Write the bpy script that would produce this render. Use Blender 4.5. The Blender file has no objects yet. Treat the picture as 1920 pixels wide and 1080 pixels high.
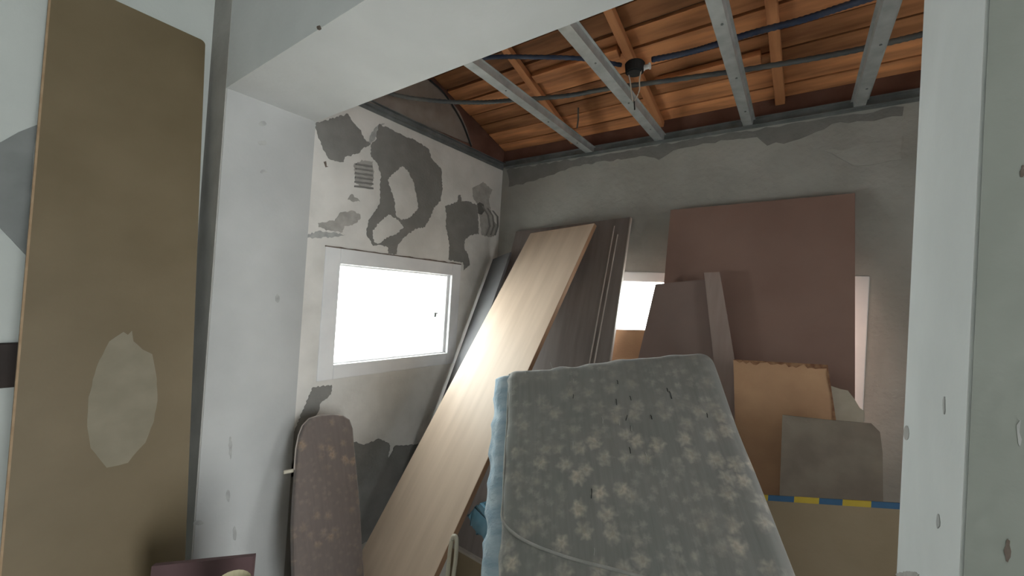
import bpy, bmesh, math, random
import numpy as np
from mathutils import Matrix, Vector, noise

random.seed(7)
scene = bpy.context.scene
C = scene.collection

# ------------------------------------------------------------------ camera
F = 779.41                                     # focal length in pixels of a 1920 px wide frame
EYE = np.array([0.0, 0.0, 1.5])
R = np.array([[0.8003, 0.0412, -0.5981], [0.5964, 0.0494, 0.8012], [0.0625, -0.9979, 0.0150]])
U_, _, V_ = np.linalg.svd(R); R = U_ @ V_
cam_d = bpy.data.cameras.new('camera'); cam = bpy.data.objects.new('camera', cam_d); C.objects.link(cam)
cam_d.sensor_width = 36.0; cam_d.lens = F / 1920 * 36.0; cam_d.clip_start = 0.02
Mc = Matrix.Identity(4)
for i in range(3):
    Mc[i][0] = R[i, 0]; Mc[i][1] = -R[i, 1]; Mc[i][2] = -R[i, 2]; Mc[i][3] = EYE[i]
cam.matrix_world = Mc
scene.camera = cam

# ------------------------------------------------------------------ sky, daylight, exposure
w = bpy.data.worlds.new('overcast_sky'); scene.world = w; w.use_nodes = True
wb = w.node_tree.nodes['Background']
wb.inputs[0].default_value = (.965, 1.0, .99, 1); wb.inputs[1].default_value = 1.0
scene.view_settings.view_transform = 'Standard'; scene.view_settings.look = 'None'
scene.view_settings.gamma = 1.0; scene.view_settings.use_curve_mapping = False
scene.view_settings.exposure = 4.1

def portal(name, loc, sx, sy, normal):
    l = bpy.data.lights.new(name, 'AREA'); l.shape = 'RECTANGLE'; l.size = sx; l.size_y = sy
    l.cycles.is_portal = True
    o = bpy.data.objects.new(name, l); C.objects.link(o); o.location = loc
    o.rotation_euler = Vector(normal).to_track_quat('-Z', 'Y').to_euler()

# plan of the place (metres)
XJ, XW = -2.065, -2.08          # left jamb of the opening, left wall of the back room
YF, YB = 0.65, 1.04             # front and back face of the dividing wall
XR = 0.128                      # right jamb
YW = 2.567                      # back wall
ZS, ZT = 2.30, 2.50             # soffit, metal ceiling track
XF = -2.28                      # left wall of the front room
WIN1 = (1.145, 2.160, 0.985, 1.690)      # left window, y0 y1 z0 z1 (outer frame)
WIN2 = (-1.50, 0.175, 1.00, 1.69)        # back window, x0 x1 z0 z1
ADDED_DOOR = (-0.60, 0.45, 0.0, 2.1)            # invented unseen opening, front room's right wall, to let in daylight, y0 y1 z0 z1
RW = (1.30, 1.60, 0.0, 2.1)              # invented unseen opening, back room's right wall, lets in daylight, y0 y1 z0 z1
XFR, YR = 2.6, -3.2
portal('daylight_portal', (XW - .15, (WIN1[0]+WIN1[1])/2, (WIN1[2]+WIN1[3])/2), WIN1[1]-WIN1[0], WIN1[3]-WIN1[2], (1, 0, 0))
portal('daylight_portal', ((WIN2[0]+WIN2[1])/2, YW + .15, (WIN2[2]+WIN2[3])/2), WIN2[1]-WIN2[0], WIN2[3]-WIN2[2], (0, -1, 0))
portal('daylight_portal', (XFR + .15, (ADDED_DOOR[0]+ADDED_DOOR[1])/2, (ADDED_DOOR[2]+ADDED_DOOR[3])/2), ADDED_DOOR[1]-ADDED_DOOR[0], ADDED_DOOR[3]-ADDED_DOOR[2], (-1, 0, 0))  # portal of the added front room opening, no window there

portal('daylight_portal', (2.0 + .15, (RW[0]+RW[1])/2, (RW[2]+RW[3])/2), RW[1]-RW[0], RW[3]-RW[2], (-1, 0, 0))  # portal of the added back room opening, no window there

# ------------------------------------------------------------------ measuring helpers: a sight line met with a plane of the room
def ray(x, y): return R @ np.array([(x-960)/F, (y-540)/F, 1.0])
def at_x(x, y, v): d = ray(x, y); return EYE + d*(v/d[0])
def at_y(x, y, v): d = ray(x, y); return EYE + d*(v/d[1])
def at_z(x, y, v): d = ray(x, y); return EYE + d*((v-EYE[2])/d[2])
def at_lean(x, y, a, b):                        # plane Y = a + b*z
    d = ray(x, y); return EYE + d*((a + b*EYE[2])/(d[1]-b*d[2]))
def at_lean_x(x, y, a, b):                      # plane X = a + b*z
    d = ray(x, y); return EYE + d*((a + b*EYE[2])/(d[0]-b*d[2]))

# ------------------------------------------------------------------ materials
def mat(name, col, col2=None, scale=6.0, rough=.8, bump=0.0, bscale=40.0, metal=0.0, lo=.35, hi=.65, vary=0.0, stretch=None, spec=.3, sheen=0.0):
    m = bpy.data.materials.new(name); m.use_nodes = True
    n, l = m.node_tree.nodes, m.node_tree.links
    b = n['Principled BSDF']; b.inputs['Roughness'].default_value = rough; b.inputs['Metallic'].default_value = metal
    b.inputs['Specular IOR Level'].default_value = spec
    if sheen: b.inputs['Sheen Weight'].default_value = sheen
    tc = n.new('ShaderNodeTexCoord'); vec = tc.outputs['Object']
    if stretch:
        mp = n.new('ShaderNodeMapping'); mp.inputs['Scale'].default_value = stretch
        l.new(vec, mp.inputs[0]); vec = mp.outputs[0]
    nz = n.new('ShaderNodeTexNoise'); nz.inputs['Scale'].default_value = scale; nz.inputs['Detail'].default_value = 6
    l.new(vec, nz.inputs['Vector'])
    rp = n.new('ShaderNodeValToRGB'); rp.color_ramp.elements[0].position = lo; rp.color_ramp.elements[1].position = hi
    rp.color_ramp.elements[0].color = (*col, 1); rp.color_ramp.elements[1].color = (*(col2 or col), 1)
    l.new(nz.outputs['Fac'], rp.inputs[0]); out = rp.outputs[0]
    if vary:
        oi = n.new('ShaderNodeObjectInfo'); hs = n.new('ShaderNodeHueSaturation')
        mr = n.new('ShaderNodeMapRange'); mr.inputs[3].default_value = 1-vary; mr.inputs[4].default_value = 1+vary
        l.new(oi.outputs['Random'], mr.inputs[0]); l.new(mr.outputs[0], hs.inputs['Value']); l.new(out, hs.inputs['Color']); out = hs.outputs[0]
    l.new(out, b.inputs['Base Color'])
    if bump:
        nb = n.new('ShaderNodeTexNoise'); nb.inputs['Scale'].default_value = bscale; nb.inputs['Detail'].default_value = 8
        l.new(vec, nb.inputs['Vector'])
        bp = n.new('ShaderNodeBump'); bp.inputs['Strength'].default_value = bump; bp.inputs['Distance'].default_value = .01
        l.new(nb.outputs['Fac'], bp.inputs['Height']); l.new(bp.outputs[0], b.inputs['Normal'])
    return m

def ao(h): h = h.lstrip('#'); return tuple(((int(h[i:i+2], 16)/255+.055)/1.055)**2.4 if int(h[i:i+2], 16) > 10 else int(h[i:i+2], 16)/255/12.92 for i in (0, 2, 4))

M = {}
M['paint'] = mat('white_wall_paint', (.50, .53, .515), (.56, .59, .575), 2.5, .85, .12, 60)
M['paint_jamb_dim'] = mat('white_jamb_paint_dim', (.41, .415, .415), (.47, .475, .475), 3, .8, .10, 45)  # same white paint, darkened to dim the left jamb
M['paint_beam_lit'] = mat('white_beam_paint_lit', (.66, .675, .68), (.72, .735, .74), 3, .8, .10, 45)  # same white paint, lightened to carry the light under the beam
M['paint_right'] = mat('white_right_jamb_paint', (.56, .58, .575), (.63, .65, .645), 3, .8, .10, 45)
M['dirty_dimmed_face'] = mat('dirty_dimmed_greenish_paint', (.25, .265, .24), (.33, .345, .315), 4, .85, .10, 45)  # greenish dirt, darkened further for the dim front side
M['plaster'] = mat('white_plaster', (.60, .585, .56), (.72, .70, .675), 5, .9, .30, 30)
M['strip'] = mat('dull_left_pier_face', (.36, .35, .33), (.43, .42, .40), 6, .9, .2, 40)  # duller and darker than the beam, for the left pier face
M['cement'] = mat('exposed_grey_cement', (.20, .195, .185), (.235, .23, .22), 9, .95, .35, 60)
M['cement_pale'] = mat('smeared_pale_cement', (.33, .32, .30), (.42, .40, .38), 20, .95, .3, 60)
M['cement_dark'] = mat('damp_dark_cement', (.10, .10, .095), (.15, .145, .135), 12, .95, .3, 60)
M['backwall'] = mat('grey_cement_wall', (.33, .32, .295), (.42, .41, .38), 3.0, .95, .45, 35)
M['scuff'] = mat('grey_scuff', (.33, .33, .325), (.42, .42, .41), 30, .9)
M['floor'] = mat('pale_bounce_floor', (.52, .50, .47), (.60, .58, .55), 4, .9, .2, 30)  # unseen floor, kept pale so it bounces light onto the soffit
M['ceil'] = mat('front_ceiling_paint', (.70, .71, .70), (.74, .75, .74), 3, .9)
M['clay'] = mat('bare_clay_wall', (.12, .055, .038), (.19, .095, .07), 5, .9, .4, 25)
M['upper_plaster'] = mat('rough_upper_plaster', (.24, .20, .175), (.30, .26, .23), 8, .95, .4, 30)
M['roofboard'] = mat('orange_roof_board', (.30, .125, .055), (.64, .28, .12), 2.2, .7, .2, 30, vary=.45, stretch=(1, 8, 8))
M['batten'] = mat('orange_batten_wood', (.48, .20, .085), (.60, .27, .12), 4, .65, .2, 30, stretch=(8, 1, 8))
M['zinc'] = mat('galvanised_steel', (.42, .45, .45), (.56, .58, .58), 14, .42, .05, 60, metal=.55)
M['zinc_dark'] = mat('dull_steel_track', (.16, .17, .17), (.25, .26, .26), 10, .6, metal=.4)
M['conduit'] = mat('dusty_blue_conduit', (.035, .05, .10), (.075, .09, .13), 12, .6)
M['conduit_grey'] = mat('dusty_grey_blue_conduit', (.075, .085, .095), (.14, .14, .13), 6, .7)
M['black'] = mat('black_plastic', (.012, .012, .012), (.03, .03, .03), 10, .5)
M['wire'] = mat('beige_wire', (.55, .48, .40), (.65, .58, .50), 10, .5)
M['white_plastic'] = mat('white_plastic', (.78, .78, .77), (.84, .84, .83), 10, .4)
M['upvc'] = mat('white_window_frame', (.70, .70, .72), (.77, .77, .78), 6, .4)
M['dirt'] = mat('brown_grime', (.10, .075, .06), (.2, .16, .14), 30, .9)
M['brown_panel'] = mat('olive_brown_panel', (.145, .110, .062), (.172, .132, .078), 3, .55, .03, 80)
M['putty'] = mat('pale_putty_smear', (.21, .185, .135), (.25, .22, .165), 9, .7)
M['panel_edge'] = mat('tan_panel_edge', (.30, .20, .12), (.38, .27, .17), 20, .7)
M['lwood'] = mat('pale_beech_veneer', (.56, .43, .33), (.64, .50, .39), 3.0, .5, .02, 40, stretch=(5, .5, 5))
M['lwood_edge'] = mat('brown_edge_band', (.30, .17, .10), (.36, .21, .13), 6, .6, stretch=(9, .7, 9))
M['dark_door'] = mat('dark_brown_veneer_hazed', (.23, .195, .185), (.28, .24, .225), 3, .5, .03, 40, stretch=(9, .7, 9))  # veneer lifted towards grey to take in part of the haze
M['bead'] = mat('pale_bead', (.42, .36, .32), (.5, .44, .4), 12, .5)
M['grey_board'] = mat('dark_grey_board', (.12, .118, .125), (.15, .148, .152), 4, .6)
M['big_panel'] = mat('red_brown_hardboard', (.25, .155, .125), (.29, .185, .15), 3, .65, .05, 60)
M['mauve_board'] = mat('mauve_brown_board', (.25, .18, .16), (.29, .21, .185), 3, .6)
M['plank'] = mat('light_mauve_plank', (.33, .25, .225), (.37, .285, .255), 4, .6, stretch=(9, 1, 9))
M['orange_board'] = mat('orange_chipboard', (.46, .27, .16), (.56, .34, .20), 5, .8, .15, 90)
M['chip'] = mat('rough_chip_edge', (.20, .09, .05), (.36, .20, .11), 40, .9, .4, 90)
M['foam'] = mat('pale_beige_foam', (.5, .45, .36), (.58, .52, .43), 12, .9, .4, 30)
M['greybrown'] = mat('grey_brown_fibreboard', (.22, .18, .145), (.28, .235, .19), 9, .85, .15, 90)
M['card'] = mat('olive_cardboard', (.30, .23, .15), (.34, .265, .18), 5, .8, .06, 60)
M['tape_blue'] = mat('blue_tape', (.05, .13, .25), (.06, .15, .28), 10, .5)
M['tape_yellow'] = mat('yellow_tape', (.55, .39, .05), (.62, .45, .07), 10, .5)
M['cyan_cloth'] = mat('light_blue_cloth', (.16, .36, .50), (.26, .45, .58), 14, .9)
M['cream'] = mat('cream_metal_tube', (.55, .50, .40), (.62, .57, .47), 10, .5)
M['grey_cloth'] = mat('grey_felt', (.20, .21, .21), (.26, .27, .27), 6, .95)
M['dark_wood'] = mat('dark_stained_wood', (.03, .022, .02), (.05, .035, .03), 8, .7)
M['mauve_card'] = mat('dull_mauve_board', (.105, .062, .066), (.125, .076, .08), 5, .75)
M['cream_cloth'] = mat('cream_cloth', (.42, .38, .25), (.5, .46, .32), 20, .9)

def floral(name, base, base2, petal, petal2, scale, cluster, size, streak=True, lo=.46, hi=.56, wy=(50, 60)):
    """woven cloth with a print of five-petalled flowers in drifts"""
    m = bpy.data.materials.new(name); m.use_nodes = True
    n, l = m.node_tree.nodes, m.node_tree.links
    b = n['Principled BSDF']; b.inputs['Roughness'].default_value = .9; b.inputs['Specular IOR Level'].default_value = .15
    b.inputs['Sheen Weight'].default_value = .25
    tc = n.new('ShaderNodeTexCoord')
    def math_(op, a, bb=None):
        k = n.new('ShaderNodeMath'); k.operation = op
        for i, v in enumerate((a, bb)):
            if v is None: continue
            if isinstance(v, (int, float)): k.inputs[i].default_value = v
            else: l.new(v, k.inputs[i])
        return k.outputs[0]
    def flower(sc, sz, off):
        mp = n.new('ShaderNodeMapping'); mp.inputs['Scale'].default_value = (sc, sc, 0); mp.inputs['Location'].default_value = (off, off*.7, 0)
        l.new(tc.outputs['Object'], mp.inputs[0])
        wp = n.new('ShaderNodeTexNoise'); wp.inputs['Scale'].default_value = 3.0; l.new(mp.outputs[0], wp.inputs['Vector'])
        mx = n.new('ShaderNodeVectorMath'); mx.operation = 'SCALE'; mx.inputs['Scale'].default_value = .45; l.new(wp.outputs['Color'], mx.inputs[0])
        ad = n.new('ShaderNodeVectorMath'); l.new(mp.outputs[0], ad.inputs[0]); l.new(mx.outputs[0], ad.inputs[1])
        vo = n.new('ShaderNodeTexVoronoi'); vo.voronoi_dimensions = '2D'; vo.inputs['Scale'].default_value = 1.0; vo.inputs['Randomness'].default_value = .85
        l.new(ad.outputs[0], vo.inputs['Vector'])
        sb = n.new('ShaderNodeVectorMath'); sb.operation = 'SUBTRACT'; l.new(ad.outputs[0], sb.inputs[0]); l.new(vo.outputs['Position'], sb.inputs[1])
        sp = n.new('ShaderNodeSeparateXYZ'); l.new(sb.outputs[0], sp.inputs[0])
        ang = math_('ARCTAN2', sp.outputs[1], sp.outputs[0])
        csn = math_('COSINE', math_('MULTIPLY', ang, 6.0))
        rad = math_('ADD', math_('MULTIPLY', csn, .045*sz/.36), sz)
        d = math_('SUBTRACT', rad, vo.outputs['Distance'])
        edge = math_('MULTIPLY', d, 3.6); k = n.new('ShaderNodeClamp'); l.new(edge, k.inputs[0])
        heart = n.new('ShaderNodeClamp'); l.new(math_('MULTIPLY', math_('SUBTRACT', .13, vo.outputs['Distance']), 14.0), heart.inputs[0])
        return k.outputs[0], heart.outputs[0], vo.outputs['Color']
    f1, h1, vc = flower(scale, size, 0.0)
    f2, h2, _ = flower(scale*1.7, size*.9, 3.7)
    cl = n.new('ShaderNodeTexNoise'); cl.inputs['Scale'].default_value = cluster; cl.inputs['Detail'].default_value = 3; l.new(tc.outputs['Object'], cl.inputs['Vector'])
    r1 = n.new('ShaderNodeMapRange'); r1.inputs[1].default_value = lo; r1.inputs[2].default_value = hi; l.new(cl.outputs['Fac'], r1.inputs[0])
    r2 = n.new('ShaderNodeMapRange'); r2.inputs[1].default_value = 1-lo-.02; r2.inputs[2].default_value = 1-hi-.06; l.new(cl.outputs['Fac'], r2.inputs[0])
    fade = n.new('ShaderNodeTexNoise'); fade.inputs['Scale'].default_value = 38; fade.inputs['Detail'].default_value = 5; l.new(tc.outputs['Object'], fade.inputs['Vector'])
    fr = n.new('ShaderNodeMapRange'); fr.inputs[1].default_value = .3; fr.inputs[2].default_value = .62; fr.inputs[3].default_value = .25; l.new(fade.outputs['Fac'], fr.inputs[0])
    sy = n.new('ShaderNodeSeparateXYZ'); l.new(tc.outputs['Object'], sy.inputs[0])
    wear = n.new('ShaderNodeMapRange'); wear.inputs[1].default_value = wy[0]; wear.inputs[2].default_value = wy[1]; wear.inputs[3].default_value = 1.0; wear.inputs[4].default_value = .18
    l.new(sy.outputs[1], wear.inputs[0])
    k1 = math_('MULTIPLY', math_('MULTIPLY', math_('MULTIPLY', f1, r1.outputs[0]), fr.outputs[0]), wear.outputs[0])
    k2 = math_('MULTIPLY', math_('MULTIPLY', math_('MULTIPLY', f2, r2.outputs[0]), fr.outputs[0]), .55)
    def mix(fac, c1, c2):
        x = n.new('ShaderNodeMix'); x.data_type = 'RGBA'
        if isinstance(fac, float): x.inputs[0].default_value = fac
        else: l.new(fac, x.inputs[0])
        for i, c in ((6, c1), (7, c2)):
            if isinstance(c, tuple): x.inputs[i].default_value = (*c, 1)
            else: l.new(c, x.inputs[i])
        return x.outputs[2]
    bn = n.new('ShaderNodeTexNoise'); bn.inputs['Scale'].default_value = 5; bn.inputs['Detail'].default_value = 5; l.new(tc.outputs['Object'], bn.inputs['Vector'])
    col = mix(bn.outputs['Fac'], base, base2)
    pv = n.new('ShaderNodeSeparateXYZ'); l.new(vc, pv.inputs[0])
    pc = mix(pv.outputs[0], petal, petal2)
    col = mix(k2, col, petal2); col = mix(k1, col, pc)
    col = mix(math_('MULTIPLY', math_('MULTIPLY', math_('MULTIPLY', h1, r1.outputs[0]), wear.outputs[0]), .6), col, tuple(c*.62 for c in petal))
    if streak:                                   # slub threads along the weave
        mp = n.new('ShaderNodeMapping'); mp.inputs['Scale'].default_value = (70, 5, 5); l.new(tc.outputs['Object'], mp.inputs[0])
        sn = n.new('ShaderNodeTexNoise'); sn.inputs['Scale'].default_value = 1.0; sn.inputs['Detail'].default_value = 4; l.new(mp.outputs[0], sn.inputs['Vector'])
        sr = n.new('ShaderNodeMapRange'); sr.inputs[3].default_value = .86; sr.inputs[4].default_value = 1.14; l.new(sn.outputs['Fac'], sr.inputs[0])
        vm = n.new('ShaderNodeVectorMath'); vm.operation = 'SCALE'; l.new(col, vm.inputs[0]); l.new(sr.outputs[0], vm.inputs['Scale']); col = vm.outputs[0]
        bp = n.new('ShaderNodeBump'); bp.inputs['Strength'].default_value = .25; bp.inputs['Distance'].default_value = .004
        l.new(sn.outputs['Fac'], bp.inputs['Height']); l.new(bp.outputs[0], b.inputs['Normal'])
    l.new(col, b.inputs['Base Color'])
    return m
M['mattress'] = floral('blue_grey_floral_ticking', (.215, .225, .215), (.285, .275, .26), (.58, .52, .44), (.46, .43, .39), 13.0, 4.2, .43, lo=.41, hi=.52, wy=(1.0, 1.45))
M['mattress_side'] = mat('lit_blue_quilted_border', (.30, .42, .52), (.50, .60, .66), 5, .85, .5, 25, stretch=(1, 4, 10), sheen=.2)  # border blue paled to carry the window highlights
M['piping'] = mat('grey_blue_piping', (.34, .34, .32), (.42, .41, .39), 30, .8)
M['iron_cover'] = floral('brown_floral_cover', (.14, .115, .105), (.175, .145, .135), (.32, .235, .17), (.24, .19, .165), 17.0, 4.0, .4)
M['tear'] = mat('dark_tear', (.02, .02, .022), (.03, .03, .032), 20, .9)
M['thread'] = mat('pale_thread', (.34, .33, .31), (.42, .41, .39), 20, .9)

glass = bpy.data.materials.new('clear_window_glass'); glass.use_nodes = True
gn, gl = glass.node_tree.nodes, glass.node_tree.links
gn.remove(gn['Principled BSDF'])
gt, gg, gm = gn.new('ShaderNodeBsdfTransparent'), gn.new('ShaderNodeBsdfGlossy'), gn.new('ShaderNodeMixShader')
gt.inputs[0].default_value = (.96, .98, .97, 1); gg.inputs['Roughness'].default_value = .03
gm.inputs[0].default_value = .06
gl.new(gt.outputs[0], gm.inputs[1]); gl.new(gg.outputs[0], gm.inputs[2]); gl.new(gm.outputs[0], gn['Material Output'].inputs[0])
M['glass'] = glass

# ------------------------------------------------------------------ mesh helpers
def obj(name, bm, m, parent=None, smooth=False):
    me = bpy.data.meshes.new(name)
    bmesh.ops.recalc_face_normals(bm, faces=bm.faces[:])
    bm.to_mesh(me); bm.free(); me.materials.append(M[m])
    if smooth: me.polygons.foreach_set('use_smooth', [True]*len(me.polygons))
    o = bpy.data.objects.new(name, me); C.objects.link(o)
    if parent: o.parent = parent
    return o
def tag(o, label, cat, group=None):
    o['label'] = label; o['category'] = cat
    if group: o['group'] = group
    return o
def thing(name, label, cat, mw=None, group=None):
    o = bpy.data.objects.new(name, None); C.objects.link(o); o.empty_display_size = .1
    if mw is not None: o.matrix_world = mw
    return tag(o, label, cat, group)
def struct(name, bm, m, label, cat, parent=None):
    o = obj(name, bm, m, parent)
    if not parent: o['kind'] = 'structure'; o['label'] = label; o['category'] = cat
    return o
def box(bm, x0, x1, y0, y1, z0, z1, bev=0.0):
    vs = [bm.verts.new(p) for p in ((x0,y0,z0),(x1,y0,z0),(x1,y1,z0),(x0,y1,z0),(x0,y0,z1),(x1,y0,z1),(x1,y1,z1),(x0,y1,z1))]
    fs = [bm.faces.new([vs[i] for i in f]) for f in ((3,2,1,0),(4,5,6,7),(0,1,5,4),(1,2,6,5),(2,3,7,6),(3,0,4,7))]
    if bev:
        es = {e for f in fs for e in f.edges}
        bmesh.ops.bevel(bm, geom=list(es), offset=bev, segments=2, affect='EDGES', profile=.5)
def bx(*a, **k): bm = bmesh.new(); box(bm, *a, **k); return bm
def frame(origin, u, v, nrm):                   # local axes: x = u, y = v, z = nrm
    m = Matrix.Identity(4)
    for i in range(3): m[i][0] = u[i]; m[i][1] = v[i]; m[i][2] = nrm[i]; m[i][3] = origin[i]
    return m
def unit(v): v = np.asarray(v, float); return v/np.linalg.norm(v)
def frame_from(TL, TR, BL):                     # x along the width, y up the length, z towards the viewer's side
    TL, TR, BL = map(lambda p: np.asarray(p, float), (TL, TR, BL))
    u = unit(TR-TL); v = TL-BL; v = unit(v-u*(u@v)); n = np.cross(u, v)
    return frame(BL, u, v, n), np.linalg.norm(TR-TL), abs((TL-BL) @ v)
def prism(pts, t0, t1, holes=(), bev=0.0):      # 2-D outline (with holes) given thickness along local z
    bm = bmesh.new()
    def ring(ps, z): return [bm.verts.new((p[0], p[1], z)) for p in ps]
    loops = [pts, *holes]
    tops = [ring(p, t1) for p in loops]; bots = [ring(p, t0) for p in loops]
    for group in (tops, bots):
        es = []
        for r in group:
            for i in range(len(r)): es.append(bm.edges.new((r[i], r[(i+1) % len(r)])))
        bmesh.ops.triangle_fill(bm, use_beauty=True, use_dissolve=False, edges=es)
    for a, b in zip(tops, bots):
        for i in range(len(a)):
            j = (i+1) % len(a); bm.faces.new((a[i], a[j], b[j], b[i]))
    return bm
def rough_loop(pts, step, amp, seed=0, smooth=1):   # torn, uneven outline
    rnd = random.Random(seed); out = []
    for i in range(len(pts)):
        a, b = np.array(pts[i], float), np.array(pts[(i+1) % len(pts)], float)
        n = max(1, int(np.linalg.norm(b-a)/step)); t = unit(b-a) if np.linalg.norm(b-a) > 1e-9 else np.array([1, 0]); nn = np.array([-t[1], t[0]])
        for k in range(n):
            p = a+(b-a)*k/n
            out.append(tuple(p + nn*rnd.uniform(-amp, amp)))
    return out
def tube(pts, r, seg=8, ripple=0.0, cap=True):
    bm = bmesh.new(); pts = [np.asarray(p, float) for p in pts]; rings = []
    up = np.array([0, 0, 1.0])
    for i, p in enumerate(pts):
        t = unit(pts[min(i+1, len(pts)-1)]-pts[max(i-1, 0)])
        ref = up if abs(t @ up) < .95 else np.array([1.0, 0, 0])
        a = unit(np.cross(t, ref)); b = np.cross(t, a)
        rr = r*(1+(ripple if i % 2 else -ripple))
        rings.append([bm.verts.new(tuple(p+rr*(a*math.cos(2*math.pi*k/seg)+b*math.sin(2*math.pi*k/seg)))) for k in range(seg)])
    for i in range(len(rings)-1):
        for k in range(seg): bm.faces.new((rings[i][k], rings[i][(k+1) % seg], rings[i+1][(k+1) % seg], rings[i+1][k]))
    if cap: bm.faces.new(rings[0]); bm.faces.new(rings[-1][::-1])
    return bm
def spline(pts, n=12):                          # Catmull-Rom through the points
    P = [np.asarray(p, float) for p in pts]; P = [2*P[0]-P[1]]+P+[2*P[-1]-P[-2]]; out = []
    for i in range(1, len(P)-2):
        for k in range(n):
            t = k/n
            out.append(.5*((2*P[i])+(-P[i-1]+P[i+1])*t+(2*P[i-1]-5*P[i]+4*P[i+1]-P[i+2])*t*t+(-P[i-1]+3*P[i]-3*P[i+1]+P[i+2])*t**3))
    out.append(P[-2]); return out
def place(o, mw): o.matrix_world = mw; return o
def panel(name, TL, TR, BL, t, m, label, cat, bev=.002, parts=None):
    mw, wd, ln = frame_from(TL, TR, BL)
    root = thing(name, label, cat, mw)
    b = obj('board', bx(0, wd, 0, ln, -t, 0, bev=bev), m, root)
    return root, wd, ln, mw
def local(mw, p): return mw.inverted() @ Vector(p)

# ------------------------------------------------------------------ the setting
T = .24
bm = bmesh.new(); box(bm, -5, 5, -5, 5, -.12, 0); struct('floor', bm, 'floor', 'unseen floor made pale to bounce light', 'floor')
# left wall of the back room, pierced by the small window; its top band above the metal track is rougher
y0, y1, z0, z1 = WIN1
bm = bmesh.new()
box(bm, XW-T, XW, YB-.02, y0, 0, ZT); box(bm, XW-T, XW, y1, YW+T, 0, ZT)
box(bm, XW-T, XW, y0, y1, 0, z0); box(bm, XW-T, XW, y0, y1, z1, ZT)
wall_left = struct('wall_left', bm, 'plaster', 'white plastered left wall of the back room with bare cement patches', 'wall')
up = obj('upper_band', bx(XW-T, XW+.002, YB-.02, YW+T, ZT, 3.25), 'clay', wall_left)
# back wall
x0, x1, zz0, zz1 = WIN2
bm = bmesh.new()
box(bm, XW, x0, YW, YW+T, 0, 3.25); box(bm, x1, 2.3, YW, YW+T, 0, 3.25); box(bm, x0, x1, YW, YW+T, 0, zz0); box(bm, x0, x1, YW, YW+T, zz1, 3.25)
wall_back = struct('wall_back', bm, 'backwall', 'grey cement back wall behind the leaning boards', 'wall')
obj('upper_band', bx(XW, 2.0, YW-.003, YW+.02, ZT+.035, 3.2), 'clay', wall_back)
bm = bmesh.new(); box(bm, 2.0, 2.0+T, YB-.02, RW[0], 0, 3.25); box(bm, 2.0, 2.0+T, RW[1], YW, 0, 3.25); box(bm, 2.0, 2.0+T, RW[0], RW[1], RW[3], 3.25)
struct('wall_right', bm, 'backwall', 'grey cement right wall of the back room', 'wall')
# dividing wall with its wide opening
bm = bmesh.new()
box(bm, XJ-.0-.01, 3.0, YF, YB, ZS, 3.25)
box(bm, XF-T, XJ-.01, YF+.004, YB, ZS, 3.25)
wall_div = struct('wall_divider', bm, 'paint_beam_lit', 'white painted dividing wall with a wide square opening', 'wall')
obj('left_pier', bx(XF-T, XJ, YF+.004, YB, 0, ZS), 'paint_jamb_dim', wall_div)
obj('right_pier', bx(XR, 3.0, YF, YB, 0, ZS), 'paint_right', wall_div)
obj('pier_face', bx(XR+.003, 3.0, YF-.001, YF+.004, 0, ZS), 'dirty_dimmed_face', wall_div)
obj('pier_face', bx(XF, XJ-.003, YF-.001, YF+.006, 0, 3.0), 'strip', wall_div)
# front room
struct('wall_front_left', bx(XF-T, XF, YR, YF, 0, 3.0), 'paint', 'pale painted left wall of the front room', 'wall')
a0, a1, b0, b1 = ADDED_DOOR
bm = bmesh.new(); box(bm, XFR, XFR+T, YR, a0, 0, 3.0); box(bm, XFR, XFR+T, a1, YF, 0, 3.0); box(bm, XFR, XFR+T, a0, a1, b1, 3.0)
struct('wall_front_right', bm, 'paint', 'pale painted right wall of the front room with an added opening for daylight', 'wall')
bm = bmesh.new(); box(bm, XF-T, XFR+T, YR-T, YR, 0, 3.0)
struct('wall_rear', bm, 'paint', 'pale painted rear wall of the front room', 'wall')
struct('ceiling_front', bx(XF-T, XFR+T, YR-T, YF, 3.0, 3.12), 'ceil', 'white ceiling of the front room', 'ceiling')

# roof of the back room: boards across, battens below, falling towards the back wall
SL = .30; ZB = 2.575
def roof_z(y): return ZB + SL*(YW-y)
nrm = unit((0, SL, 1)); vv = unit((0, 1, -SL))
roof_mw = frame((0, YW, ZB), (1, 0, 0), vv, np.cross((1, 0, 0), vv))
deck = obj('ceiling', bx(XW-.02, 2.05, -1.75, .05, .075, .10), 'dark_wood'); deck['kind'] = 'structure'
deck['label'] = 'orange boarded roof underside above the metal channels'; deck['category'] = 'ceiling'
deck.matrix_world = roof_mw
bw, gap = .112, .009
meshes = []
for k in range(3):
    meshes.append(None)
n = 0; y = 0.0
rnd = random.Random(3)
while y > -1.72:
    wdt = bw*rnd.uniform(.85, 1.2); dz = rnd.uniform(0, .012)
    o = obj('roof_board', bx(XW+.01, 2.0, -wdt, 0, .045+dz, .068+dz, bev=.002), 'roofboard', deck)
    o.location = (0, y, 0); y -= wdt+gap*rnd.uniform(.4, 2.2)
for xb in (-1.45, -.845, -.22, .40, 1.02):
    o = obj('batten', bx(-.022, .022, -1.70, -.012, .008, .044, bev=.003), 'batten', deck)
    o.location = (xb, 0, 0); o.rotation_euler.z = rnd.uniform(-.006, .006)
# bright nailing block and short noggins between battens
for xb, yb, ln in ((-1.15, -.62, .52), (-.53, -.35, .5), (-.53, -1.1, .5), (.09, -.7, .5), (-1.75, -.9, .5)):
    o = obj('noggin', bx(-ln/2, ln/2, -.03, .03, .012, .044, bev=.003), 'roofboard', deck); o.location = (xb, yb, 0)

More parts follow.
